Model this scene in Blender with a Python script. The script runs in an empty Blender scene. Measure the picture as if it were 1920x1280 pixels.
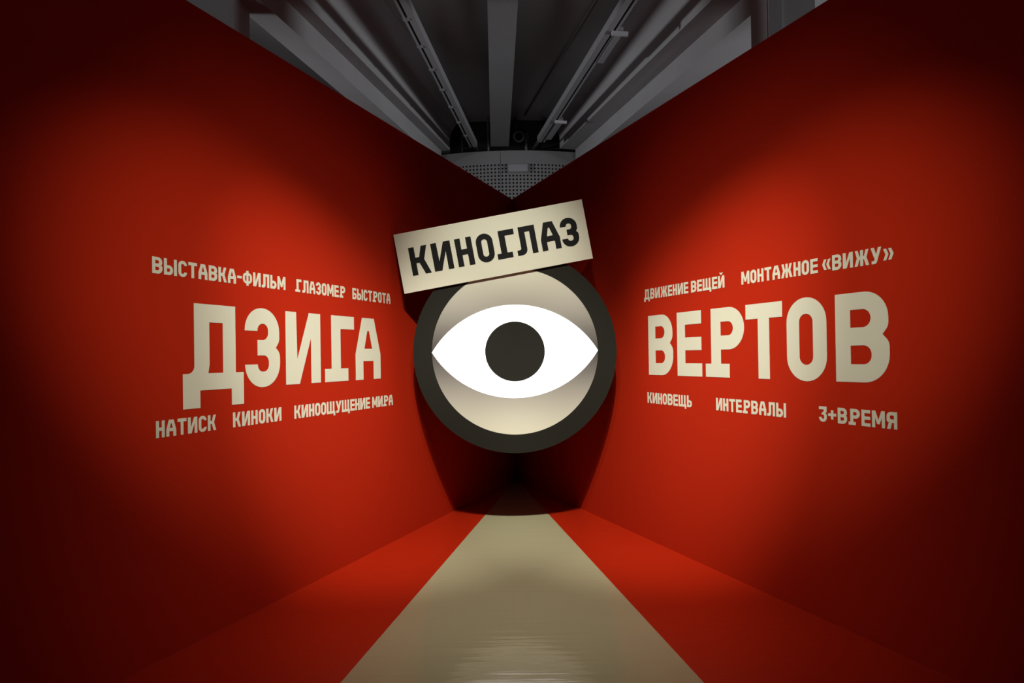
import bpy, bmesh, math
from mathutils import Vector, Matrix
from mathutils.geometry import tessellate_polygon

SC = bpy.context.scene
COL = SC.collection

# ------------------------------------------------------------------ camera
cam_data = bpy.data.cameras.new('camera')
cam_data.sensor_width = 36.0
cam_data.lens = 22.5
cam_data.shift_y = 0.01024
cam_data.clip_start = 0.05
cam = bpy.data.objects.new('camera', cam_data)
COL.objects.link(cam)
cam.matrix_world = (Matrix.Translation((0, 0, 1.6))
                    @ Matrix.Rotation(math.radians(90.422), 4, 'X')
                    @ Matrix.Rotation(math.radians(-0.857), 4, 'Z'))
SC.camera = cam

# ------------------------------------------------------------------ colour management, world
vs = SC.view_settings
vs.view_transform = 'Standard'
vs.look = 'None'
vs.gamma = 1.0
vs.use_curve_mapping = False
vs.exposure = 0.0
world = bpy.data.worlds.new('world')
world.use_nodes = True
world.node_tree.nodes['Background'].inputs[0].default_value = (0.5, 0.52, 0.55, 1)
world.node_tree.nodes['Background'].inputs[1].default_value = 0.004
SC.world = world


# ------------------------------------------------------------------ lights of the exhibition, added ceiling fill
def aim(o, target):
    o.rotation_euler = (Vector(target) - o.location).to_track_quat('-Z', 'Y').to_euler()


def spot(name, loc, target, watt, angle, blend, color, radius=0.04):
    d = bpy.data.lights.new(name, 'SPOT')
    d.energy = watt
    d.spot_size = math.radians(angle)
    d.spot_blend = blend
    d.color = color
    d.shadow_soft_size = radius
    o = bpy.data.objects.new(name, d)
    COL.objects.link(o)
    o.location = loc
    aim(o, target)
    return o


def area(name, loc, target, watt, sx, sy, color):
    d = bpy.data.lights.new(name, 'AREA')
    d.shape = 'RECTANGLE'
    d.size, d.size_y = sx, sy
    d.energy = watt
    d.color = color
    o = bpy.data.objects.new(name, d)
    COL.objects.link(o)
    o.location = loc
    aim(o, target)
    return o


WARM = (1.0, 0.95, 0.80)
for sx, k in ((-1, 1.0), (1, 1.08)):      # per wall: two spots over the entrance and one from further back
    spot('track_spot', (0.07 + sx * 0.15, 0.55, 5.60), (0.05 + sx * 1.012, 5.0, 1.216), 2150 * k, 27.1, 1.0, WARM)
    spot('track_spot', (0.07 - sx * 0.50, 0.55, 5.60), (0.05 + sx * 0.714, 5.0, 0.812), 480 * k, 52.1, 1.0, WARM)
    spot('track_spot', (0.07 - sx * 1.245, -3.46, 5.60), (0.05 + sx * 1.999, 5.0, 1.246), 2180, 17.2, 1.0, WARM)
spot('track_spot', (0.07, 0.55, 5.60), (-0.08, 5.65, 2.25), 1250, 20.5, 1.0, WARM)
# added fill lamps, unseen behind the red partitions, brightening ceiling, drum and columns
for sx in (-1, 1):
    spot('ceiling_fill_spot', (sx * 7.6, 6.0, 3.55), (-sx * 1.5, 8.6, 4.0), 760, 56, 1.0, (0.95, 0.97, 1.0), 0.25)
    area('column_fill_area', (sx * 5.0, 3.2, 1.2), (sx * 2.6, 6.4, 5.0), 25, 1.2, 1.2, (0.93, 0.96, 1.0))


# ------------------------------------------------------------------ materials
def mat(name, color, rough=0.6, spec=0.3, metal=0.0, noise=0.0, nscale=6.0, bump=0.0, bscale=60.0):
    m = bpy.data.materials.new(name)
    m.use_nodes = True
    nt = m.node_tree
    b = nt.nodes['Principled BSDF']
    b.inputs['Base Color'].default_value = (*color, 1)
    b.inputs['Roughness'].default_value = rough
    b.inputs['Specular IOR Level'].default_value = spec
    b.inputs['Metallic'].default_value = metal
    tc = nt.nodes.new('ShaderNodeTexCoord')
    if noise > 0:
        n = nt.nodes.new('ShaderNodeTexNoise')
        n.inputs['Scale'].default_value = nscale
        n.inputs['Detail'].default_value = 5
        nt.links.new(tc.outputs['Object'], n.inputs['Vector'])
        r = nt.nodes.new('ShaderNodeMapRange')
        r.inputs['To Min'].default_value = 1 - noise
        r.inputs['To Max'].default_value = 1 + noise
        nt.links.new(n.outputs['Fac'], r.inputs['Value'])
        mx = nt.nodes.new('ShaderNodeVectorMath')
        mx.operation = 'SCALE'
        mx.inputs[0].default_value = color
        nt.links.new(r.outputs[0], mx.inputs['Scale'])
        nt.links.new(mx.outputs[0], b.inputs['Base Color'])
    if bump > 0:
        n2 = nt.nodes.new('ShaderNodeTexNoise')
        n2.inputs['Scale'].default_value = bscale
        nt.links.new(tc.outputs['Object'], n2.inputs['Vector'])
        bp = nt.nodes.new('ShaderNodeBump')
        bp.inputs['Strength'].default_value = bump
        bp.inputs['Distance'].default_value = 0.002
        nt.links.new(n2.outputs['Fac'], bp.inputs['Height'])
        nt.links.new(bp.outputs[0], b.inputs['Normal'])
    return m


def floor_mat(name, color, rough, spec):
    """smooth vinyl film laid in strips across the room: fine ripples running sideways"""
    m = mat(name, color, rough, spec)
    nt = m.node_tree
    b = nt.nodes['Principled BSDF']
    tc = nt.nodes.new('ShaderNodeTexCoord')
    mp = nt.nodes.new('ShaderNodeMapping')
    mp.inputs['Scale'].default_value = (0.9, 14.0, 1.0)
    nt.links.new(tc.outputs['Object'], mp.inputs['Vector'])
    n = nt.nodes.new('ShaderNodeTexNoise')
    n.inputs['Scale'].default_value = 1.6
    n.inputs['Detail'].default_value = 2
    nt.links.new(mp.outputs[0], n.inputs['Vector'])
    bp = nt.nodes.new('ShaderNodeBump')
    bp.inputs['Strength'].default_value = 0.35
    bp.inputs['Distance'].default_value = 0.004
    nt.links.new(n.outputs['Fac'], bp.inputs['Height'])
    nt.links.new(bp.outputs[0], b.inputs['Normal'])
    return m


RED = (0.345, 0.0155, 0.0035)
CREAM = (0.53, 0.535, 0.445)
M = {}
M['red_wall'] = mat('red_wall_paint', RED, 0.8, 0.06, noise=0.03, nscale=3, bump=0.05, bscale=90)
M['red_floor'] = floor_mat('red_floor_film', RED, 0.32, 0.25)
M['cream_floor'] = floor_mat('cream_floor_film', (0.34, 0.33, 0.215), 0.06, 0.17)
M['concrete_floor'] = mat('grey_screed', (0.25, 0.25, 0.25), 0.7, 0.3, noise=0.15)
M['cream'] = mat('cream_vinyl', CREAM, 0.6, 0.2, noise=0.02)
M['cream_board'] = mat('cream_board', CREAM, 0.55, 0.25, noise=0.02)
M['black_vinyl'] = mat('black_vinyl', (0.0075, 0.0078, 0.0082), 0.65, 0.08, noise=0.05)
M['dark_ring'] = mat('dark_grey_board', (0.0125, 0.0125, 0.010), 0.7, 0.08, noise=0.04)
M['pupil'] = mat('pupil_grey_board', (0.0155, 0.0155, 0.013), 0.7, 0.08, noise=0.04)
M['concrete'] = mat('painted_concrete', (0.42, 0.42, 0.425), 0.85, 0.2, noise=0.10, nscale=2.0, bump=0.1, bscale=12)
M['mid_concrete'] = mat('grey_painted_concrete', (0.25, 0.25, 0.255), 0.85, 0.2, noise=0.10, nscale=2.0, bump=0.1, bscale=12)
M['slab'] = mat('grey_slab', (0.42, 0.42, 0.42), 0.9, 0.15, noise=0.12, nscale=1.2)  # mid grey with slight random variation, close to the beam concrete
M['inner_wall'] = mat('black_painted_wall', (0.035, 0.036, 0.035), 0.9, 0.1, noise=0.1)
M['grey_metal'] = mat('grey_painted_metal', (0.32, 0.32, 0.33), 0.5, 0.4, noise=0.05)
M['slot'] = mat('black_slot', (0.008, 0.008, 0.008), 0.6, 0.2)
M['dark_metal'] = mat('dark_grey_metal', (0.10, 0.10, 0.105), 0.55, 0.4, noise=0.1)
M['pale_plastic'] = mat('pale_grey_plastic', (0.55, 0.55, 0.58), 0.5, 0.3, noise=0.02)
M['white_wall'] = mat('white_gallery_wall', (0.6, 0.6, 0.6), 0.9, 0.1, noise=0.03)

# light box face of the eye
m = bpy.data.materials.new('lit_white_acrylic')
m.use_nodes = True
b = m.node_tree.nodes['Principled BSDF']
b.inputs['Base Color'].default_value = (0.85, 0.85, 0.85, 1)
b.inputs['Emission Color'].default_value = (0.95, 0.97, 1.0, 1)
b.inputs['Emission Strength'].default_value = 1.02
M['lit'] = m

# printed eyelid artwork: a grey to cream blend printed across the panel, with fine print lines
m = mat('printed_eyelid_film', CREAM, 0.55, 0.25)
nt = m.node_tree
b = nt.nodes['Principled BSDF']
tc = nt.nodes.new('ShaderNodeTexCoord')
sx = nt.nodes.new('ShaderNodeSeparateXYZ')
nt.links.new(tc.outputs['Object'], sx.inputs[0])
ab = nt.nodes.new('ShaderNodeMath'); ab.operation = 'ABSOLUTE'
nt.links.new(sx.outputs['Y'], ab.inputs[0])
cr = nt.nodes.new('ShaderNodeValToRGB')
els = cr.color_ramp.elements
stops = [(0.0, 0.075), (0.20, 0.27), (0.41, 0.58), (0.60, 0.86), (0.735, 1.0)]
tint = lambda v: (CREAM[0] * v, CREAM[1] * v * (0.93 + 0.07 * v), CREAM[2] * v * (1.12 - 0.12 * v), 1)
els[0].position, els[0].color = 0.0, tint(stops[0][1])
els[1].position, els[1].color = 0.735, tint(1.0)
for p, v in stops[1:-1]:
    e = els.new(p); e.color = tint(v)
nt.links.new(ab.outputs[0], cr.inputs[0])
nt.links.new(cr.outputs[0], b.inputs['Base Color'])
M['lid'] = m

# perforated sheet of the drum: regular rows of dark round holes
m = mat('perforated_sheet', (0.42, 0.42, 0.425), 0.6, 0.3)
nt = m.node_tree
b = nt.nodes['Principled BSDF']
uv = nt.nodes.new('ShaderNodeUVMap')
sx = nt.nodes.new('ShaderNodeSeparateXYZ')
nt.links.new(uv.outputs[0], sx.inputs[0])


def mth(op, a, bb=None):
    n = nt.nodes.new('ShaderNodeMath'); n.operation = op
    for i, v in enumerate((a, bb)):
        if v is None: continue
        if isinstance(v, (int, float)): n.inputs[i].default_value = v
        else: nt.links.new(v, n.inputs[i])
    return n.outputs[0]


PITCH = 0.0652
fu = mth('SUBTRACT', mth('FRACT', mth('DIVIDE', sx.outputs[0], PITCH)), 0.5)
fv = mth('SUBTRACT', mth('FRACT', mth('DIVIDE', sx.outputs[1], PITCH)), 0.5)
d2 = mth('ADD', mth('MULTIPLY', fu, fu), mth('MULTIPLY', fv, fv))
hole = mth('LESS_THAN', d2, 0.27 ** 2)
mix = nt.nodes.new('ShaderNodeMix'); mix.data_type = 'RGBA'
nt.links.new(hole, mix.inputs['Factor'])
mix.inputs['A'].default_value = (0.42, 0.42, 0.425, 1)
mix.inputs['B'].default_value = (0.01, 0.01, 0.01, 1)
nt.links.new(mix.outputs['Result'], b.inputs['Base Color'])
M['perforated'] = m


# ------------------------------------------------------------------ mesh helpers
def link(name, me, parent=None, mats=()):
    for k in mats:
        me.materials.append(M[k])
    o = bpy.data.objects.new(name, me)
    COL.objects.link(o)
    if parent is not None:
        o.parent = parent
    return o


def from_bm(name, bm, material, parent=None, smooth=False, bevel=0.0):
    bmesh.ops.recalc_face_normals(bm, faces=bm.faces)
    me = bpy.data.meshes.new(name)
    bm.to_mesh(me)
    bm.free()
    if smooth:
        for p in me.polygons: p.use_smooth = True
    o = link(name, me, parent, (material,))
    if bevel > 0:
        md = o.modifiers.new('bevel', 'BEVEL')
        md.width = bevel; md.segments = 2; md.limit_method = 'ANGLE'
    return o


def empty(name, matrix, label, cat, group=None):
    o = bpy.data.objects.new(name, None)
    o.empty_display_size = 0.1
    COL.objects.link(o)
    o.matrix_world = matrix
    tag(o, label, cat, group)
    return o


def tag(o, label, cat, group=None):
    o['label'] = label
    o['category'] = cat
    if group: o['group'] = group
    return o


def structure(o):
    o['kind'] = 'structure'
    return o


def add_prism(bm, pts, z0, z1):
    """vertical prism over a plan polygon"""
    lo = [bm.verts.new((x, y, z0)) for x, y in pts]
    hi = [bm.verts.new((x, y, z1)) for x, y in pts]
    bm.faces.new(lo[::-1]); bm.faces.new(hi)
    n = len(pts)
    for i in range(n):
        bm.faces.new((lo[i], lo[(i + 1) % n], hi[(i + 1) % n], hi[i]))


def add_box(bm, x0, x1, y0, y1, z0, z1):
    add_prism(bm, [(x0, y0), (x1, y0), (x1, y1), (x0, y1)], z0, z1)


def add_run(bm, A, B, prof):
    """profile (sideways, z) swept in a straight line from plan point A to B; sideways is to the right of A>B"""
    d = (Vector(B) - Vector(A)).normalized()
    r = Vector((d.y, -d.x))
    ra = [bm.verts.new((A[0] + r.x * s, A[1] + r.y * s, z)) for s, z in prof]
    rb = [bm.verts.new((B[0] + r.x * s, B[1] + r.y * s, z)) for s, z in prof]
    n = len(prof)
    bm.faces.new(ra); bm.faces.new(rb[::-1])
    for i in range(n):
        bm.faces.new((ra[i], rb[i], rb[(i + 1) % n], ra[(i + 1) % n]))


def add_tube(bm, A, B, r, n=16):
    A, B = Vector(A), Vector(B)
    q = (B - A).to_track_quat('Z', 'Y')
    rings = []
    for P in (A, B):
        rings.append([bm.verts.new(P + q @ Vector((r * math.cos(2 * math.pi * i / n), r * math.sin(2 * math.pi * i / n), 0))) for i in range(n)])
    bm.faces.new(rings[0][::-1]); bm.faces.new(rings[1])
    for i in range(n):
        bm.faces.new((rings[0][i], rings[0][(i + 1) % n], rings[1][(i + 1) % n], rings[1][i]))


def add_torus(bm, c, axis, R, r, n=32, k=12):
    q = Vector(axis).to_track_quat('Z', 'Y')
    g = []
    for i in range(n):
        a = 2 * math.pi * i / n
        g.append([bm.verts.new(Vector(c) + q @ Vector(((R + r * math.cos(b)) * math.cos(a), (R + r * math.cos(b)) * math.sin(a), r * math.sin(b))))
                  for b in [2 * math.pi * j / k for j in range(k)]])
    for i in range(n):
        for j in range(k):
            bm.faces.new((g[i][j], g[(i + 1) % n][j], g[(i + 1) % n][(j + 1) % k], g[i][(j + 1) % k]))


def add_plate(bm, outer, holes, z0, z1):
    """flat plate in local XY with holes, thickness z0..z1 (front at z1)"""
    loops = [outer] + list(holes)
    tris = tessellate_polygon([[Vector((x, y, 0)) for x, y in lp] for lp in loops])
    flat = [p for lp in loops for p in lp]
    f = [bm.verts.new((x, y, z1)) for x, y in flat]
    k = [bm.verts.new((x, y, z0)) for x, y in flat]
    for t in tris:
        try:
            bm.faces.new([f[i] for i in t]); bm.faces.new([k[i] for i in reversed(t)])
        except ValueError:
            pass
    o = 0
    for lp in loops:
        n = len(lp)
        for i in range(n):
            a, c = o + i, o + (i + 1) % n
            bm.faces.new((f[a], f[c], k[c], k[a]))
        o += n


def rounded(pts, seg=10):
    """closed outline; a point is (x, y) or (x, y, corner radius)"""
    n = len(pts)
    P = [Vector((p[0], p[1])) for p in pts]
    R = [p[2] if len(p) > 2 else 0 for p in pts]
    T, half, edge = [0.0] * n, [0.0] * n, [(P[(i + 1) % n] - P[i]).length for i in range(n)]
    for i in range(n):                       # tangent lengths, shrunk where two corners share a short edge
        a, c = (P[i - 1] - P[i]).normalized(), (P[(i + 1) % n] - P[i]).normalized()
        half[i] = math.acos(max(-1, min(1, a.dot(c)))) / 2
        T[i] = R[i] / math.tan(half[i]) if R[i] else 0.0
    T0 = T[:]
    for i in range(n):
        j = (i + 1) % n
        if T0[i] + T0[j] > edge[i] * 0.999:
            k = edge[i] * 0.999 / (T0[i] + T0[j])
            T[i], T[j] = min(T[i], T0[i] * k), min(T[j], T0[j] * k)
    out = []
    for i in range(n):
        if T[i] == 0:
            out.append((P[i].x, P[i].y)); continue
        a, c = (P[i - 1] - P[i]).normalized(), (P[(i + 1) % n] - P[i]).normalized()
        r = T[i] * math.tan(half[i])
        cen = P[i] + (a + c).normalized() * (r / math.sin(half[i]))
        p0, p1 = P[i] + a * T[i] - cen, P[i] + c * T[i] - cen
        a0 = math.atan2(p0.y, p0.x)
        da = math.atan2(p0.x * p1.y - p0.y * p1.x, p0.dot(p1))
        for k in range(seg + 1):
            w = a0 + da * k / seg
            out.append((cen.x + r * math.cos(w), cen.y + r * math.sin(w)))
    return out


# ------------------------------------------------------------------ room shell
CX, CY = 0.030, 8.383                # inner corner of the two red partitions
TL, TR = 0.3928, 0.3994              # sideways run per metre of depth
WALL_H = 3.664
Y0 = -0.5
XL, XR = CX - TL * (CY - Y0), CX + TR * (CY - Y0)
eL = Vector((TL, 1, 0)).normalized()     # reading direction on the left wall (towards the corner)
eR = Vector((TR, -1, 0)).normalized()    # reading direction on the right wall (out of the corner)
nL = Vector((eL.y, -eL.x, 0))
nR = Vector((eR.y, -eR.x, 0))
UP = Vector((0, 0, 1))
TH = 0.12
back = (CX, CY + TH / math.sin(math.atan((TL + TR) / 2)))

bm = bmesh.new()
add_prism(bm, [(CX, CY), back, (XL - nL.x * TH, Y0 - nL.y * TH), (XL, Y0)], 0, WALL_H)
structure(from_bm('wall_left', bm, 'red_wall'))
bm = bmesh.new()
add_prism(bm, [(CX, CY), (XR, Y0), (XR - nR.x * TH, Y0 - nR.y * TH), back], 0, WALL_H)
structure(from_bm('wall_right', bm, 'red_wall'))

# floor: red film with a cream ray that starts in the corner; grey screed beyond the partitions
bm = bmesh.new()
V = lambda x, y: bm.verts.new((x, y, 0))
c0 = V(CX, CY); l0 = V(XL, Y0); r0 = V(XR, Y0)
sl = V(CX - 0.1735 * (CY - Y0), Y0); sr = V(CX + 0.1675 * (CY - Y0), Y0)
fl = [bm.faces.new((c0, l0, sl)), bm.faces.new((c0, sl, sr)), bm.faces.new((c0, sr, r0))]
far = V(CX, 18); ll = V(-8, Y0); lf = V(-8, 18); rr = V(8, Y0); rf = V(8, 18)
fl += [bm.faces.new((c0, far, lf, ll, l0)), bm.faces.new((c0, r0, rr, rf, far))]
for f, i in zip(fl, (0, 1, 0, 2, 2)):
    f.material_index = i
bmesh.ops.recalc_face_normals(bm, faces=bm.faces)
me = bpy.data.meshes.new('floor')
bm.to_mesh(me); bm.free()
structure(link('floor', me, None, ('red_floor', 'cream_floor', 'concrete_floor')))

# old building above: slab, outer gallery walls, the dark ring wall behind the drum
SLAB = 5.95
bm = bmesh.new(); add_box(bm, -8, 8, Y0, 18, SLAB, SLAB + 0.2)
structure(from_bm('ceiling', bm, 'slab'))
bm = bmesh.new(); add_box(bm, -8.15, -8, Y0, 18, 0, SLAB + 0.2)
structure(from_bm('wall_outer_left', bm, 'white_wall'))
bm = bmesh.new(); add_box(bm, 8, 8.15, Y0, 18, 0, SLAB + 0.2)
structure(from_bm('wall_outer_right', bm, 'white_wall'))

DC = Vector((0.04, 15.9))            # centre of the round drum the beams run to
DR = 4.4
DTOP = 5.312


def arc(R, a0, a1, n):
    return [(DC.x + R * math.sin(a0 + (a1 - a0) * i / n), DC.y - R * math.cos(a0 + (a1 - a0) * i / n)) for i in range(n + 1)]


bm = bmesh.new()
add_prism(bm, arc(DR - 0.25, -1.3, 1.3, 60) + arc(DR - 0.45, 1.3, -1.3, 60), 0, SLAB)
structure(from_bm('wall_back', bm, 'inner_wall'))

# ------------------------------------------------------------------ drum
drum = empty('perforated_drum', Matrix.Translation((DC.x, DC.y - DR, 0)),
             'curved grey drum with rows of round holes seen above the corner of the red walls', 'drum')
inv = drum.matrix_world.inverted()


def curved_band(name, R0, R1, a0, a1, z0, z1, material, parent, n=48):
    b_ = bmesh.new()
    add_prism(b_, arc(R0, a0, a1, n) + arc(R1, a1, a0, n), z0, z1)
    b_.transform(inv)
    return from_bm(name, b_, material, parent)


HOLE_TOP = 5.0855
aj = -0.198 / DR                     # angle of the visible vertical joint
for k, (a0, a1) in enumerate(((-1.2, aj - 0.0007), (aj + 0.0007, 1.2))):
    curved_band('rim_band', DR, DR - 0.25, a0, a1, HOLE_TOP, DTOP, 'concrete', drum)
    # perforated sheet with metric UVs (arc length, height)
    b_ = bmesh.new()
    uvl = b_.loops.layers.uv.new('uv')
    n = 60
    A = [a0 + (a1 - a0) * i / n for i in range(n + 1)]
    lo = [b_.verts.new((DC.x + DR * math.sin(a), DC.y - DR * math.cos(a), 2.6)) for a in A]
    hi = [b_.verts.new((DC.x + DR * math.sin(a), DC.y - DR * math.cos(a), HOLE_TOP)) for a in A]
    lb = [b_.verts.new((DC.x + (DR - .04) * math.sin(a), DC.y - (DR - .04) * math.cos(a), 2.6)) for a in A]
    hb = [b_.verts.new((DC.x + (DR - .04) * math.sin(a), DC.y - (DR - .04) * math.cos(a), HOLE_TOP)) for a in A]
    for i in range(n):
        f = b_.faces.new((lo[i], lo[i + 1], hi[i + 1], hi[i]))
        for lp, (aa, zz) in zip(f.loops, ((A[i], 2.6), (A[i + 1], 2.6), (A[i + 1], HOLE_TOP), (A[i], HOLE_TOP))):
            lp[uvl].uv = ((aa - aj) * DR, zz - HOLE_TOP)
        b_.faces.new((lb[i + 1], lb[i], hb[i], hb[i + 1]))
        b_.faces.new((lb[i], lb[i + 1], lo[i + 1], lo[i]))
        b_.faces.new((hi[i], hi[i + 1], hb[i + 1], hb[i]))
    b_.transform(inv)
    from_bm('perforated_sheet', b_, 'perforated', drum)
curved_band('drum_base', DR - 0.02, DR - 0.25, -1.2, 1.2, 0, 2.6, 'concrete', drum)

bx = empty('wall_box', Matrix.Translation((0.155, 11.5, 4.91)),
           'small pale rounded box fixed on the perforated band of the drum', 'box')
bm = bmesh.new(); add_box(bm, -0.18, 0.18, -0.075, -0.005, 0.0, 0.145)
from_bm('housing', bm, 'pale_plastic', bx, bevel=0.022)
bm = bmesh.new(); add_box(bm, -0.19, 0.19, -0.012, 0.01, -0.008, 0.152)
from_bm('back_plate', bm, 'grey_metal', bx, bevel=0.004)


# ------------------------------------------------------------------ beams
def on(a, b_, y):
    """point at depth y on the plan line through a and b_"""
    t = (y - a[1]) / (b_[1] - a[1])
    return (a[0] + (b_[0] - a[0]) * t, y)


def beam_single(name, A, B, prof, label, group, material='concrete'):
    b_ = bmesh.new()
    add_run(b_, A, B, prof)
    b_.transform(Matrix.Translation((-A[0], -A[1], 0)))
    o = from_bm(name, b_, material)
    o.location = (A[0], A[1], 0)
    return tag(o, label, 'beam', group)


BG = 'concrete beams running to the drum'
# left stepped beam: inner edge line D, sideways 0 = inner face, negative = away from the axis
dl0, dl1 = (-2.133, 6.646), (-1.689, 8.693)
cove = [(0.0, 5.55), (0.05, 5.69), (0.14, 5.81), (0.25, 5.89), (0.38, SLAB)]
prof = [(0.0, 5.35)] + cove + [(-0.75, SLAB), (-0.445, 5.10), (-0.165, 5.10), (-0.165, 5.35)]
beam_single('ceiling_beam', on(dl0, dl1, 4.2), on(dl0, dl1, 11.55), prof,
            'grey stepped concrete beam rising above the top edge of the left red wall', BG)
dr0, dr1 = (2.177, 6.762), (1.220, 10.403)
prof = [(0.0, 5.35), (0.30, 5.35), (0.30, 5.10), (0.95, 5.10), (1.05, SLAB)] + [(-s, z) for s, z in cove[::-1]]
beam_single('ceiling_beam', on(dr0, dr1, 4.2), on(dr0, dr1, 11.55), prof,
            'grey stepped concrete beam along the top edge of the right red wall', BG)
# middle beam
c_0, c_1 = (-0.042, 6.70), (-0.164, 11.39)
prof = [(-0.162, 5.35), (0.162, 5.35), (0.162, SLAB), (-0.162, SLAB)]
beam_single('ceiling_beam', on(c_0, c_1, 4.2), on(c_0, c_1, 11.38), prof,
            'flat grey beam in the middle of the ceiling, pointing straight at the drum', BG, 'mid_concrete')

# columns behind the partitions
for x0, x1, lab in ((-3.02, -2.585, 'grey square column behind the left red wall at top left'),
                    (2.447, 2.90, 'grey square column behind the right red wall at top right')):
    o = empty('column', Matrix.Translation(((x0 + x1) / 2, 6.2, 0)), lab, 'column', 'columns behind the red walls')
    w = (x1 - x0) / 2
    bm = bmesh.new(); add_box(bm, -w, w, -0.2, 0.2, 0, 5.10)
    from_bm('shaft', bm, 'concrete', o)
    if x0 > 0:
        bm = bmesh.new(); add_box(bm, -w + 0.01, -w + 0.13, -0.225, -0.2, 0, 5.09)
        from_bm('pilaster', bm, 'concrete', o)


# ------------------------------------------------------------------ tracks
def run_mesh(name, A, B, prof, material, parent):
    b_ = bmesh.new()
    add_run(b_, A, B, prof)
    b_.transform(parent.matrix_world.inverted())
    return from_bm(name, b_, material, parent)


TG = 'lighting tracks under the ceiling'


def track(A, B, flip, label):
    t = empty('lighting_track', Matrix.Translation((A[0], A[1], 5.30)), label, 'lighting track', TG)
    s = -1 if flip else 1
    P = lambda *q: [(s * a, z) for a, z in q]
    # broad flange, black slot, narrow lip
    run_mesh('channel', A, B, P((0.0, 5.30), (0.075, 5.30), (0.075, 5.40), (0.0, 5.40)), 'grey_metal', t)
    run_mesh('slot', A, B, P((-0.03, 5.325), (0.0, 5.325), (0.0, 5.40), (-0.03, 5.40)), 'slot', t)
    run_mesh('lip', A, B, P((-0.055, 5.30), (-0.03, 5.30), (-0.03, 5.40), (-0.055, 5.40)), 'grey_metal', t)
    d = (Vector(B) - Vector(A))
    L = d.length
    d.normalize()
    r = Vector((d.y, -d.x)) * s
    p = Vector(A) + d * 0.15
    b_ = bmesh.new()
    add_tube(b_, (p.x, p.y, 5.39), (p.x, p.y, SLAB + 0.01), 0.008, 8)
    b_.transform(t.matrix_world.inverted())
    from_bm('hanger_rod', b_, 'dark_metal', t)
    run_mesh('end_bracket', B, Vector(B) + d * 0.62, P((-0.01, 5.37), (0.03, 5.37), (0.03, 5.40), (-0.01, 5.40)), 'dark_metal', t)
    return t, d, r


A, B = (-1.156, 6.3), (-0.622, 11.25)
A = on((-1.115, 6.583), (-0.632, 11.254), 5.2); B = (-0.632, 11.254)
tl, d, r = track(A, B, False, 'long grey slotted lighting track to the left of the middle beam')
k = 1.15
while k < (Vector(B) - Vector(A)).length:
    p = Vector(A) + d * k
    b_ = bmesh.new()
    q = [p + d * a + r * s for a, s in ((-0.02, -0.062), (0.02, -0.062), (0.02, 0.004), (-0.02, 0.004))]
    add_prism(b_, [(v.x, v.y) for v in q], 5.29, 5.33)
    b_.transform(tl.matrix_world.inverted())
    from_bm('clip', b_, 'grey_metal', tl)
    k += 0.62
A = on((1.315, 6.65), (0.565, 11.05), 5.2); B = (0.565, 11.05)
tr, d, r = track(A, B, True, 'long grey slotted lighting track to the right of the middle beam')

# drivers hung on the outer lip of the right track
for ya, yb, lab in ((7.30, 8.05, 'grey driver box clipped to the right lighting track, the one nearer the viewer'),
                    (10.05, 10.88, 'grey driver box clipped to the right lighting track, at its drum end')):
    p0, p1 = Vector(on(A, B, ya)), Vector(on(A, B, yb))
    t = empty('driver_box', Matrix.Translation((p0.x, p0.y, 5.29)), lab, 'driver box', 'driver boxes on the right track')
    q0, q1 = p0 - r * 0.057, p1 - r * 0.057
    b_ = bmesh.new()
    add_run(b_, q0, q1, [(0.0, 5.29), (0.075, 5.29), (0.075, 5.37), (0.0, 5.37)])
    b_.transform(t.matrix_world.inverted())
    from_bm('case', b_, 'grey_metal', t, bevel=0.006)
    b_ = bmesh.new()
    add_run(b_, p0 - d * 0.03 + r * 0.01, p0 + d * 0.01 + r * 0.01, [(0.0, 5.26), (0.19, 5.26), (0.19, 5.30), (0.0, 5.30)])
    b_.transform(t.matrix_world.inverted())
    from_bm('bracket', b_, 'pale_plastic', t)

# thin conduit under the slab
bm = bmesh.new()
add_tube(bm, (0, 0, 0), (0.30 - 1.42, 11.46 - 6.2, 0), 0.014, 10)
o = from_bm('conduit', bm, 'grey_metal', smooth=True)
o.location = (1.42, 6.2, SLAB - 0.016)
tag(o, 'thin grey conduit under the slab between the middle beam and right track', 'conduit')

# ------------------------------------------------------------------ services on top of the drum
v = empty('pipe_valve', Matrix.Translation((0.315, 11.62, DTOP)), 'grey ring valve on a short upright pipe above the drum rim', 'valve')
bm = bmesh.new(); add_tube(bm, (0, 0, 0), (0, 0, 0.18), 0.022); from_bm('pipe', bm, 'grey_metal', v, smooth=True)
bm = bmesh.new(); add_torus(bm, (-0.135, -0.02, 0.285), (0, 1, 0), 0.088, 0.018); from_bm('ring', bm, 'grey_metal', v, smooth=True)
bm = bmesh.new()
for z in (0.19, 0.245, 0.30): add_tube(bm, (0.005, 0, z), (0.005, 0, z + 0.03), 0.055)
add_tube(bm, (0, 0, 0.17), (0, 0, 0.36), 0.03)
from_bm('flange', bm, 'dark_metal', v)
bm = bmesh.new(); add_tube(bm, (-0.19, 0, 0.36), (-0.19, 0, SLAB - DTOP), 0.022); add_tube(bm, (-0.19, 0, 0.37), (-0.135, 0, 0.36), 0.02)
from_bm('riser', bm, 'dark_metal', v, smooth=True)

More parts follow.
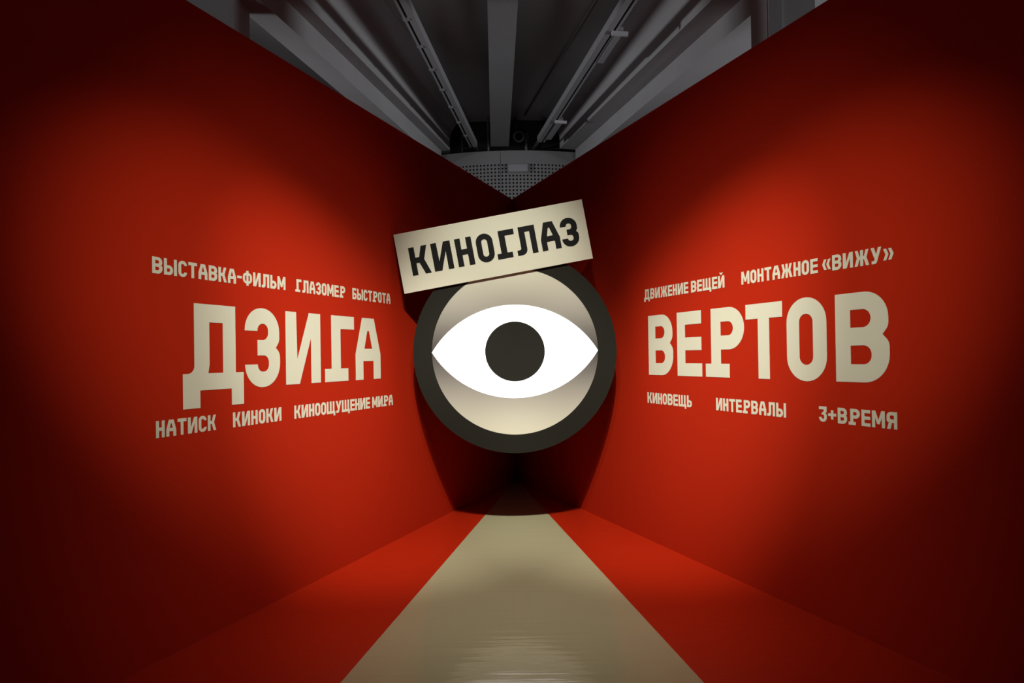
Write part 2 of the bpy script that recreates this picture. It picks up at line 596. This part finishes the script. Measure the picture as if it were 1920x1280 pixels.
v = empty('equipment_box', Matrix.Translation((-1.25, 11.83, DTOP)), 'dark metal cabinet on the left of the drum top', 'cabinet')
bm = bmesh.new(); add_box(bm, -0.16, 0.155, -0.02, 0.02, 0.03, 0.47); from_bm('cabinet_body', bm, 'dark_metal', v, bevel=0.006)
bm = bmesh.new(); add_box(bm, -0.14, 0.10, -0.03, -0.018, 0.06, 0.33); from_bm('door', bm, 'dark_metal', v, bevel=0.004)
bm = bmesh.new(); add_box(bm, -0.15, 0.42, -0.03, -0.01, 0.0, 0.03); from_bm('base_rail', bm, 'grey_metal', v)

bm = bmesh.new(); add_tube(bm, (0, 0, 0), (0, 0, SLAB - DTOP), 0.012)
o = from_bm('upright_pipe', bm, 'dark_metal', smooth=True); o.location = (-0.86, 11.70, DTOP)
tag(o, 'thin dark upright pipe beside the end of the left lighting track', 'pipe')
bm = bmesh.new(); add_tube(bm, (0, 0, 0), (0, 0, SLAB - DTOP), 0.018)
o = from_bm('upright_pipe', bm, 'grey_metal', smooth=True); o.location = (-0.375, 11.60, DTOP)
tag(o, 'thin grey upright pipe close to the left side of the middle beam end', 'pipe')


# ------------------------------------------------------------------ alphabet (heights in cap heights)
G = {}
s = .2
B1 = [(.2, .2), (.42, .2, .1), (.42, .42, .1), (.2, .42)]
G['А'] = (.70, [([(0, 0), (.205, 0), (.205, .3), (.495, .3), (.495, 0), (.70, 0), (.70, .41), (.515, 1), (.185, 1), (0, .41)],
                 [[(.24, .5), (.46, .5), (.375, .79), (.325, .79)]])])
G['Б'] = (.62, [([(0, 0), (.62, 0, .28), (.62, .6, .28), (.2, .6), (.2, .8), (.57, .8), (.57, 1), (0, 1)], [[(.2, .19), (.42, .19, .1), (.42, .41, .1), (.2, .41)]])])
G['В'] = (.68, [([(0, 0), (.68, 0, .31), (.68, .44, .13), (.60, .525), (.67, .61, .13), (.67, 1, .29), (0, 1)],
                 [[(.2, .2), (.465, .2, .1), (.465, .41, .1), (.2, .41)], [(.2, .61), (.46, .61, .1), (.46, .81, .1), (.2, .81)]])])
G['Г'] = (.72, [([(0, 0), (.56, 0), (.56, .195), (.375, .195), (.375, .8), (.72, .8), (.72, 1), (.155, 1), (.155, .195), (0, .195)], [])])
G['Д'] = (.88, [([(0, -.2), (.23, -.2), (.23, 0), (.69, 0), (.69, -.2), (.88, -.2), (.88, .195), (.755, .195), (.755, 1), (.155, 1), (.155, .195, .09), (0, .195)],
                 [[(.345, .195), (.563, .195), (.563, .79), (.365, .79), (.365, .30)]])])
G['Е'] = (.60, [([(0, 0), (.60, 0), (.60, .2), (.2, .2), (.2, .4), (.59, .4), (.59, .6), (.2, .6), (.2, .8), (.59, .8), (.59, 1), (0, 1)], [])])
G['Ж'] = (1.0, [([(.4, 0), (.6, 0), (.6, .41), (.66, .41), (.79, 0), (1.0, 0), (.83, .52), (.97, 1), (.77, 1), (.67, .61), (.6, .61), (.6, 1), (.4, 1), (.4, .61), (.33, .61),
                  (.23, 1), (.03, 1), (.17, .52), (0, 0), (.21, 0), (.34, .41), (.4, .41)], [])])
G['З'] = (.62, [([(0, .285), (0, -.01, .295), (.62, -.01, .31), (.62, .43, .13), (.545, .5), (.61, .585, .13), (.61, 1.01, .305), (0, 1.01, .29), (0, .715), (.215, .715), (.215, .81, .09),
                  (.405, .81, .09), (.405, .6, .09), (.215, .6), (.215, .4), (.415, .4, .09), (.415, .19, .09), (.215, .19, .09), (.215, .285)], [])])
IPOLY = [(0, 0), (.27, 0), (.515, .65), (.515, 0), (.72, 0), (.72, 1), (.475, 1), (.225, .34), (.21, 1), (0, 1)]
G['И'] = (.72, [(IPOLY, [])])
G['Й'] = (.72, [(IPOLY, []), ([(.16, 1.27), (.27, 1.07, .06), (.45, 1.07, .06), (.56, 1.27), (.43, 1.27), (.40, 1.2, .04), (.32, 1.2, .04), (.29, 1.27)], [])])
G['К'] = (.68, [([(0, 0), (.2, 0), (.2, .42), (.315, .42), (.47, 0), (.68, 0), (.50, .52), (.66, 1), (.455, 1), (.335, .62), (.2, .62), (.2, 1), (0, 1)], [])])
G['Л'] = (.74, [([(0, 0), (.36, 0, .2), (.36, .8), (.53, .8), (.53, 0), (.73, 0), (.73, 1), (.15, 1), (.15, .19, .07), (0, .19)], [])])
G['М'] = (.84, [([(0, 0), (.2, 0), (.2, .6), (.345, .2), (.495, .2), (.64, .6), (.64, 0), (.84, 0), (.84, 1), (.62, 1), (.42, .45), (.22, 1), (0, 1)], [])])
G['Н'] = (.60, [([(0, 0), (.2, 0), (.2, .4), (.4, .4), (.4, 0), (.6, 0), (.6, 1), (.4, 1), (.4, .6), (.2, .6), (.2, 1), (0, 1)], [])])
G['О'] = (.61, [([(0, -.01, .3), (.61, -.01, .3), (.61, 1.01, .3), (0, 1.01, .3)], [[(.2, .19, .1), (.41, .19, .1), (.41, .81, .1), (.2, .81, .1)]])])
G['Р'] = (.80, [([(0, 0), (.505, 0), (.505, .195), (.33, .195), (.33, .4), (.80, .4, .3), (.80, 1, .3), (.125, 1), (.125, .195), (0, .195)],
                 [[(.33, .6), (.585, .6, .1), (.585, .8, .1), (.33, .8)]])])
G['С'] = (.62, [([(.62, .29), (.62, -.01, .3), (0, -.01, .3), (0, 1.01, .3), (.62, 1.01, .3), (.62, .71), (.42, .71), (.42, .81, .09), (.2, .81, .09), (.2, .19, .09), (.42, .19, .09), (.42, .29)], [])])
G['Т'] = (.65, [([(.225, 0), (.425, 0), (.425, .8), (.65, .8), (.65, 1), (0, 1), (0, .8), (.225, .8)], [])])
G['У'] = (.70, [([(.06, 0), (.37, 0, .14), (.70, 1), (.49, 1), (.365, .56), (.215, 1), (0, 1), (.235, .35), (.27, .35), (.225, .19, .05), (.06, .19)], [])])
G['Ф'] = (.84, [([(.32, -.03), (.52, -.03), (.52, .12), (.84, .12, .33), (.84, .88, .33), (.52, .88), (.52, 1.03), (.32, 1.03), (.32, .88), (0, .88, .33), (0, .12, .33), (.32, .12)],
                 [[(.19, .3, .1), (.33, .3), (.33, .7), (.19, .7, .1)], [(.51, .3), (.65, .3, .1), (.65, .7, .1), (.51, .7)]])])
G['Щ'] = (1.02, [([(0, 0), (.83, 0), (.83, -.17), (1.02, -.17), (1.02, .2), (.93, .2), (.93, 1), (.735, 1), (.735, .2), (.565, .2), (.565, 1), (.37, 1), (.37, .2), (.195, .2), (.195, 1), (0, 1)], [])])
SOFT = ([(0, 0), (.62, 0, .28), (.62, .6, .28), (.2, .6), (.2, 1), (0, 1)], [[(.2, .19), (.42, .19, .1), (.42, .41, .1), (.2, .41)]])
G['Ь'] = (.62, [SOFT])
G['Ы'] = (.90, [SOFT, ([(.70, 0), (.90, 0), (.90, 1), (.70, 1)], [])])
G['Я'] = (.66, [([(.66, 0), (.66, 1), (0, 1, .28), (0, .42, .14), (.13, .385), (.02, 0), (.235, 0), (.335, .37), (.46, .37), (.46, 0)],
                 [[(.46, .57), (.46, .8), (.2, .8, .1), (.2, .57, .1)]])])
G['3'] = (.60, [([(0, .3), (0, 0, .28), (.60, 0, .28), (.60, .50, .14), (.50, .56), (.60, .66), (.60, 1), (0, 1), (0, .8), (.38, .8), (.38, .70), (.2, .55), (.2, .46), (.40, .46, .1), (.40, .19, .09), (.2, .19, .09), (.2, .3)], [])])
G['-'] = (.40, [([(0, .42), (.40, .42), (.40, .60), (0, .60)], [])])
G['+'] = (.62, [([(.22, .2), (.40, .2), (.40, .41), (.62, .41), (.62, .59), (.40, .59), (.40, .8), (.22, .8), (.22, .59), (0, .59), (0, .41), (.22, .41)], [])])
G['«'] = (.66, [([(0, .47), (.15, .12), (.34, .12), (.19, .47), (.34, .82), (.15, .82)], []), ([(.32, .47), (.47, .12), (.66, .12), (.51, .47), (.66, .82), (.47, .82)], [])])
G['»'] = (.66, [([(.66 - x, y) for x, y in c[0]], []) for c in G['«'][1]])


def letter(ch, width, cap, depth, material, parent, x, y=0.0):
    w0, shapes = G[ch]
    kx = width / w0
    bm = bmesh.new()
    for outer, holes in shapes:
        f = lambda pts: [(px * kx, py * cap) for px, py in rounded(pts)]
        add_plate(bm, f(outer), [f(h) for h in holes], 0.0, depth)
    o = from_bm('letter', bm, material, parent)
    o.location = (x, y, 0.0008)
    return o


def wall_word(text, side, a, c, z, cap, label, group, extents=None, gap=0.115):
    """side -1/+1, a and c: distances from the corner of the first and last letter edge (metres along the wall)"""
    e, n_ = (eL, nL) if side < 0 else (eR, nR)
    org = Vector((CX, CY, z)) - e * a if side < 0 else Vector((CX, CY, z)) + e * a
    mw = Matrix.Identity(4)
    for i, v in enumerate((e, UP, n_)):
        for j in range(3): mw[j][i] = v[j]
    mw.translation = org
    o = empty('wall_lettering', mw, label, 'lettering', group)
    L = abs(c - a)
    if extents:
        for ch, (p, q) in zip(text, extents):
            letter(ch, abs(q - p), cap, 0.0012, 'cream', o, abs(p - a))
    else:
        tot = sum(G[ch][0] for ch in text) + gap * (len(text) - 1)
        k = L / tot
        x = 0.0
        for ch in text:
            letter(ch, G[ch][0] * k, cap, 0.0012, 'cream', o, x)
            x += (G[ch][0] + gap) * k
    return o


CAP = 0.503
wall_word('ДЗИГА', -1, 5.145, 3.151, 1.4315, CAP, 'largest cream word on the left red wall, five letters', 'large cream words',
          [(5.145, 4.693), (4.680, 4.368), (4.310, 3.942), (3.892, 3.525), (3.507, 3.151)])
wall_word('ВЕРТОВ', 1, 3.094, 5.352, 1.4275, 0.5045, 'largest cream word on the right red wall, six letters', 'large cream words',
          [(3.094, 3.441), (3.498, 3.803), (3.846, 4.258), (4.275, 4.605), (4.641, 4.947), (5.010, 5.352)])
SG = 'small cream words on the left wall'
TOPZ, TOPC = 2.0768, 0.0895
BOTZ, BOTC = 1.1915, 0.0915
wall_word('ВЫСТАВКА-ФИЛЬМ', -1, 5.331, 4.306, TOPZ, TOPC, 'small hyphenated cream word starting the upper line on the left red wall', SG)
wall_word('ГЛАЗОМЕР', -1, 4.207, 3.634, TOPZ, TOPC, 'small cream word in the middle of the upper line on the left red wall', SG)
wall_word('БЫСТРОТА', -1, 3.539, 2.983, TOPZ, TOPC, 'small cream word ending the upper line on the left wall, near the sign', SG)
wall_word('НАТИСК', -1, 5.319, 4.914, BOTZ, BOTC, 'small cream word at the left start of the bottom line on the left wall', SG)
wall_word('КИНОКИ', -1, 4.784, 4.361, BOTZ, BOTC, 'small six-letter cream word second in the bottom line on the left wall', SG)
wall_word('КИНООЩУЩЕНИЕ', -1, 4.232, 3.316, BOTZ, BOTC, 'longest small cream word in the bottom line on the left wall', SG, gap=0.09)
wall_word('МИРА', -1, 3.282, 2.964, BOTZ, BOTC, 'short four-letter cream word ending the bottom line on the left wall', SG)
SG = 'small cream words on the right wall'
BOTZ, BOTC = 1.1845, 0.0915
wall_word('ДВИЖЕНИЕ', 1, 3.040, 3.650, 2.0755, 0.0890, 'small cream word starting the upper line on the right wall, nearest the eye', SG)
wall_word('ВЕЩЕЙ', 1, 3.686, 4.066, 2.0755, 0.0890, 'small five-letter cream word second in the upper line on the right wall', SG)
wall_word('МОНТАЖНОЕ', 1, 4.241, 4.892, 2.0755, 0.0890, 'small nine-letter cream word third in the upper line on the right wall', SG)
wall_word('«ВИЖУ»', 1, 4.925, 5.385, 2.0755, 0.0890, 'small cream word in angled quotation marks ending the upper line on the right wall', SG)
wall_word('КИНОВЕЩЬ', 1, 3.065, 3.671, BOTZ, BOTC, 'small cream word starting the bottom line on the right wall', SG)
wall_word('ИНТЕРВАЛЫ', 1, 3.954, 4.623, BOTZ, BOTC, 'small cream word in the middle of the bottom line on the right wall', SG)
wall_word('3+ВРЕМЯ', 1, 4.882, 5.387, BOTZ, BOTC, 'small cream word with a plus sign ending the bottom line on the right wall', SG)

# ------------------------------------------------------------------ the round eye
EX, EZ = 0.0262, 1.6465
mw = Matrix.Translation((EX, 5.660, EZ)) @ Matrix.Rotation(math.radians(90), 4, 'X')    # local X right, Y up, Z towards the viewer
eye = empty('eye_sign', mw, 'big round sign with a glowing white eye in a dark grey ring', 'sign')
RO, RI, RP = 0.899, 0.7345, 0.2636
circ = lambda R, n=160: [(R * math.cos(2 * math.pi * i / n), R * math.sin(2 * math.pi * i / n)) for i in range(n)]
bm = bmesh.new(); add_plate(bm, circ(RO), [circ(RI)], -0.10, 0.0)
from_bm('ring', bm, 'dark_ring', eye)
bm = bmesh.new(); add_plate(bm, circ(RI + 0.002), [], -0.10, -0.006)
from_bm('back_disc', bm, 'dark_ring', eye)
SAG = 0.413
RC = (RI ** 2 + SAG ** 2) / (2 * SAG)


def lid_y(x):
    circ_y = math.sqrt(RC ** 2 - x * x) - (RC - SAG)
    return circ_y


N = 96
xs = [-RI + 2 * RI * i / N for i in range(N + 1)]
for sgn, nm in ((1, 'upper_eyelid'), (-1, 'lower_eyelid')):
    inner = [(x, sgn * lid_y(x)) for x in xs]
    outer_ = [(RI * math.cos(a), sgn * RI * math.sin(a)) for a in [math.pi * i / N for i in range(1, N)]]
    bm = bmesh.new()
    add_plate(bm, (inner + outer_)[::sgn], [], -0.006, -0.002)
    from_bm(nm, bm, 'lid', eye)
bm = bmesh.new()
add_plate(bm, [(x, -lid_y(x)) for x in xs] + [(x, lid_y(x)) for x in xs[::-1]][1:-1], [], -0.006, 0.001)
white = from_bm('eyeball', bm, 'lit', eye)
white['label'] = 'glowing white almond shape'
bm = bmesh.new(); add_plate(bm, circ(RP), [], 0.001, 0.006)
from_bm('pupil', bm, 'pupil', white)
# bracket behind the disc that carries it between the two walls
yb = 6.35
bm = bmesh.new()
add_box(bm, CX - TL * (CY - yb) - EX, CX + TR * (CY - yb) - EX, -0.04, 0.04, -(yb - 5.66) - 0.02, -(yb - 5.66) + 0.02)
add_box(bm, -0.05, 0.05, -0.04, 0.04, -(yb - 5.66), -0.10)
from_bm('mounting_bracket', bm, 'dark_metal', eye)

# ------------------------------------------------------------------ tilted title board on top of the eye
mw = (Matrix.Translation((-0.1524, 5.6500, 2.5723)) @ Matrix.Rotation(math.radians(90), 4, 'X') @ Matrix.Rotation(math.radians(9.83), 4, 'Z'))
sign = empty('title_board', mw, 'tilted cream board with large black letters across the top of the round eye sign', 'sign')
W2, H2 = 1.690 / 2, 0.5294 / 2
bm = bmesh.new(); add_plate(bm, [(-W2, -H2), (W2, -H2), (W2, H2), (-W2, H2)], [], 0.0, 0.020)
from_bm('board', bm, 'cream_board', sign, bevel=0.0015)
for ch, x0, x1 in (('К', -.740, -.572), ('И', -.542, -.369), ('Н', -.328, -.180), ('О', -.145, .004), ('Г', .024, .200), ('Л', .203, .388), ('А', .424, .593), ('З', .609, .761)):
    o = letter(ch, x1 - x0, 0.249, 0.002, 'black_vinyl', sign, x0, -0.1243)
    o.location.z = 0.0202
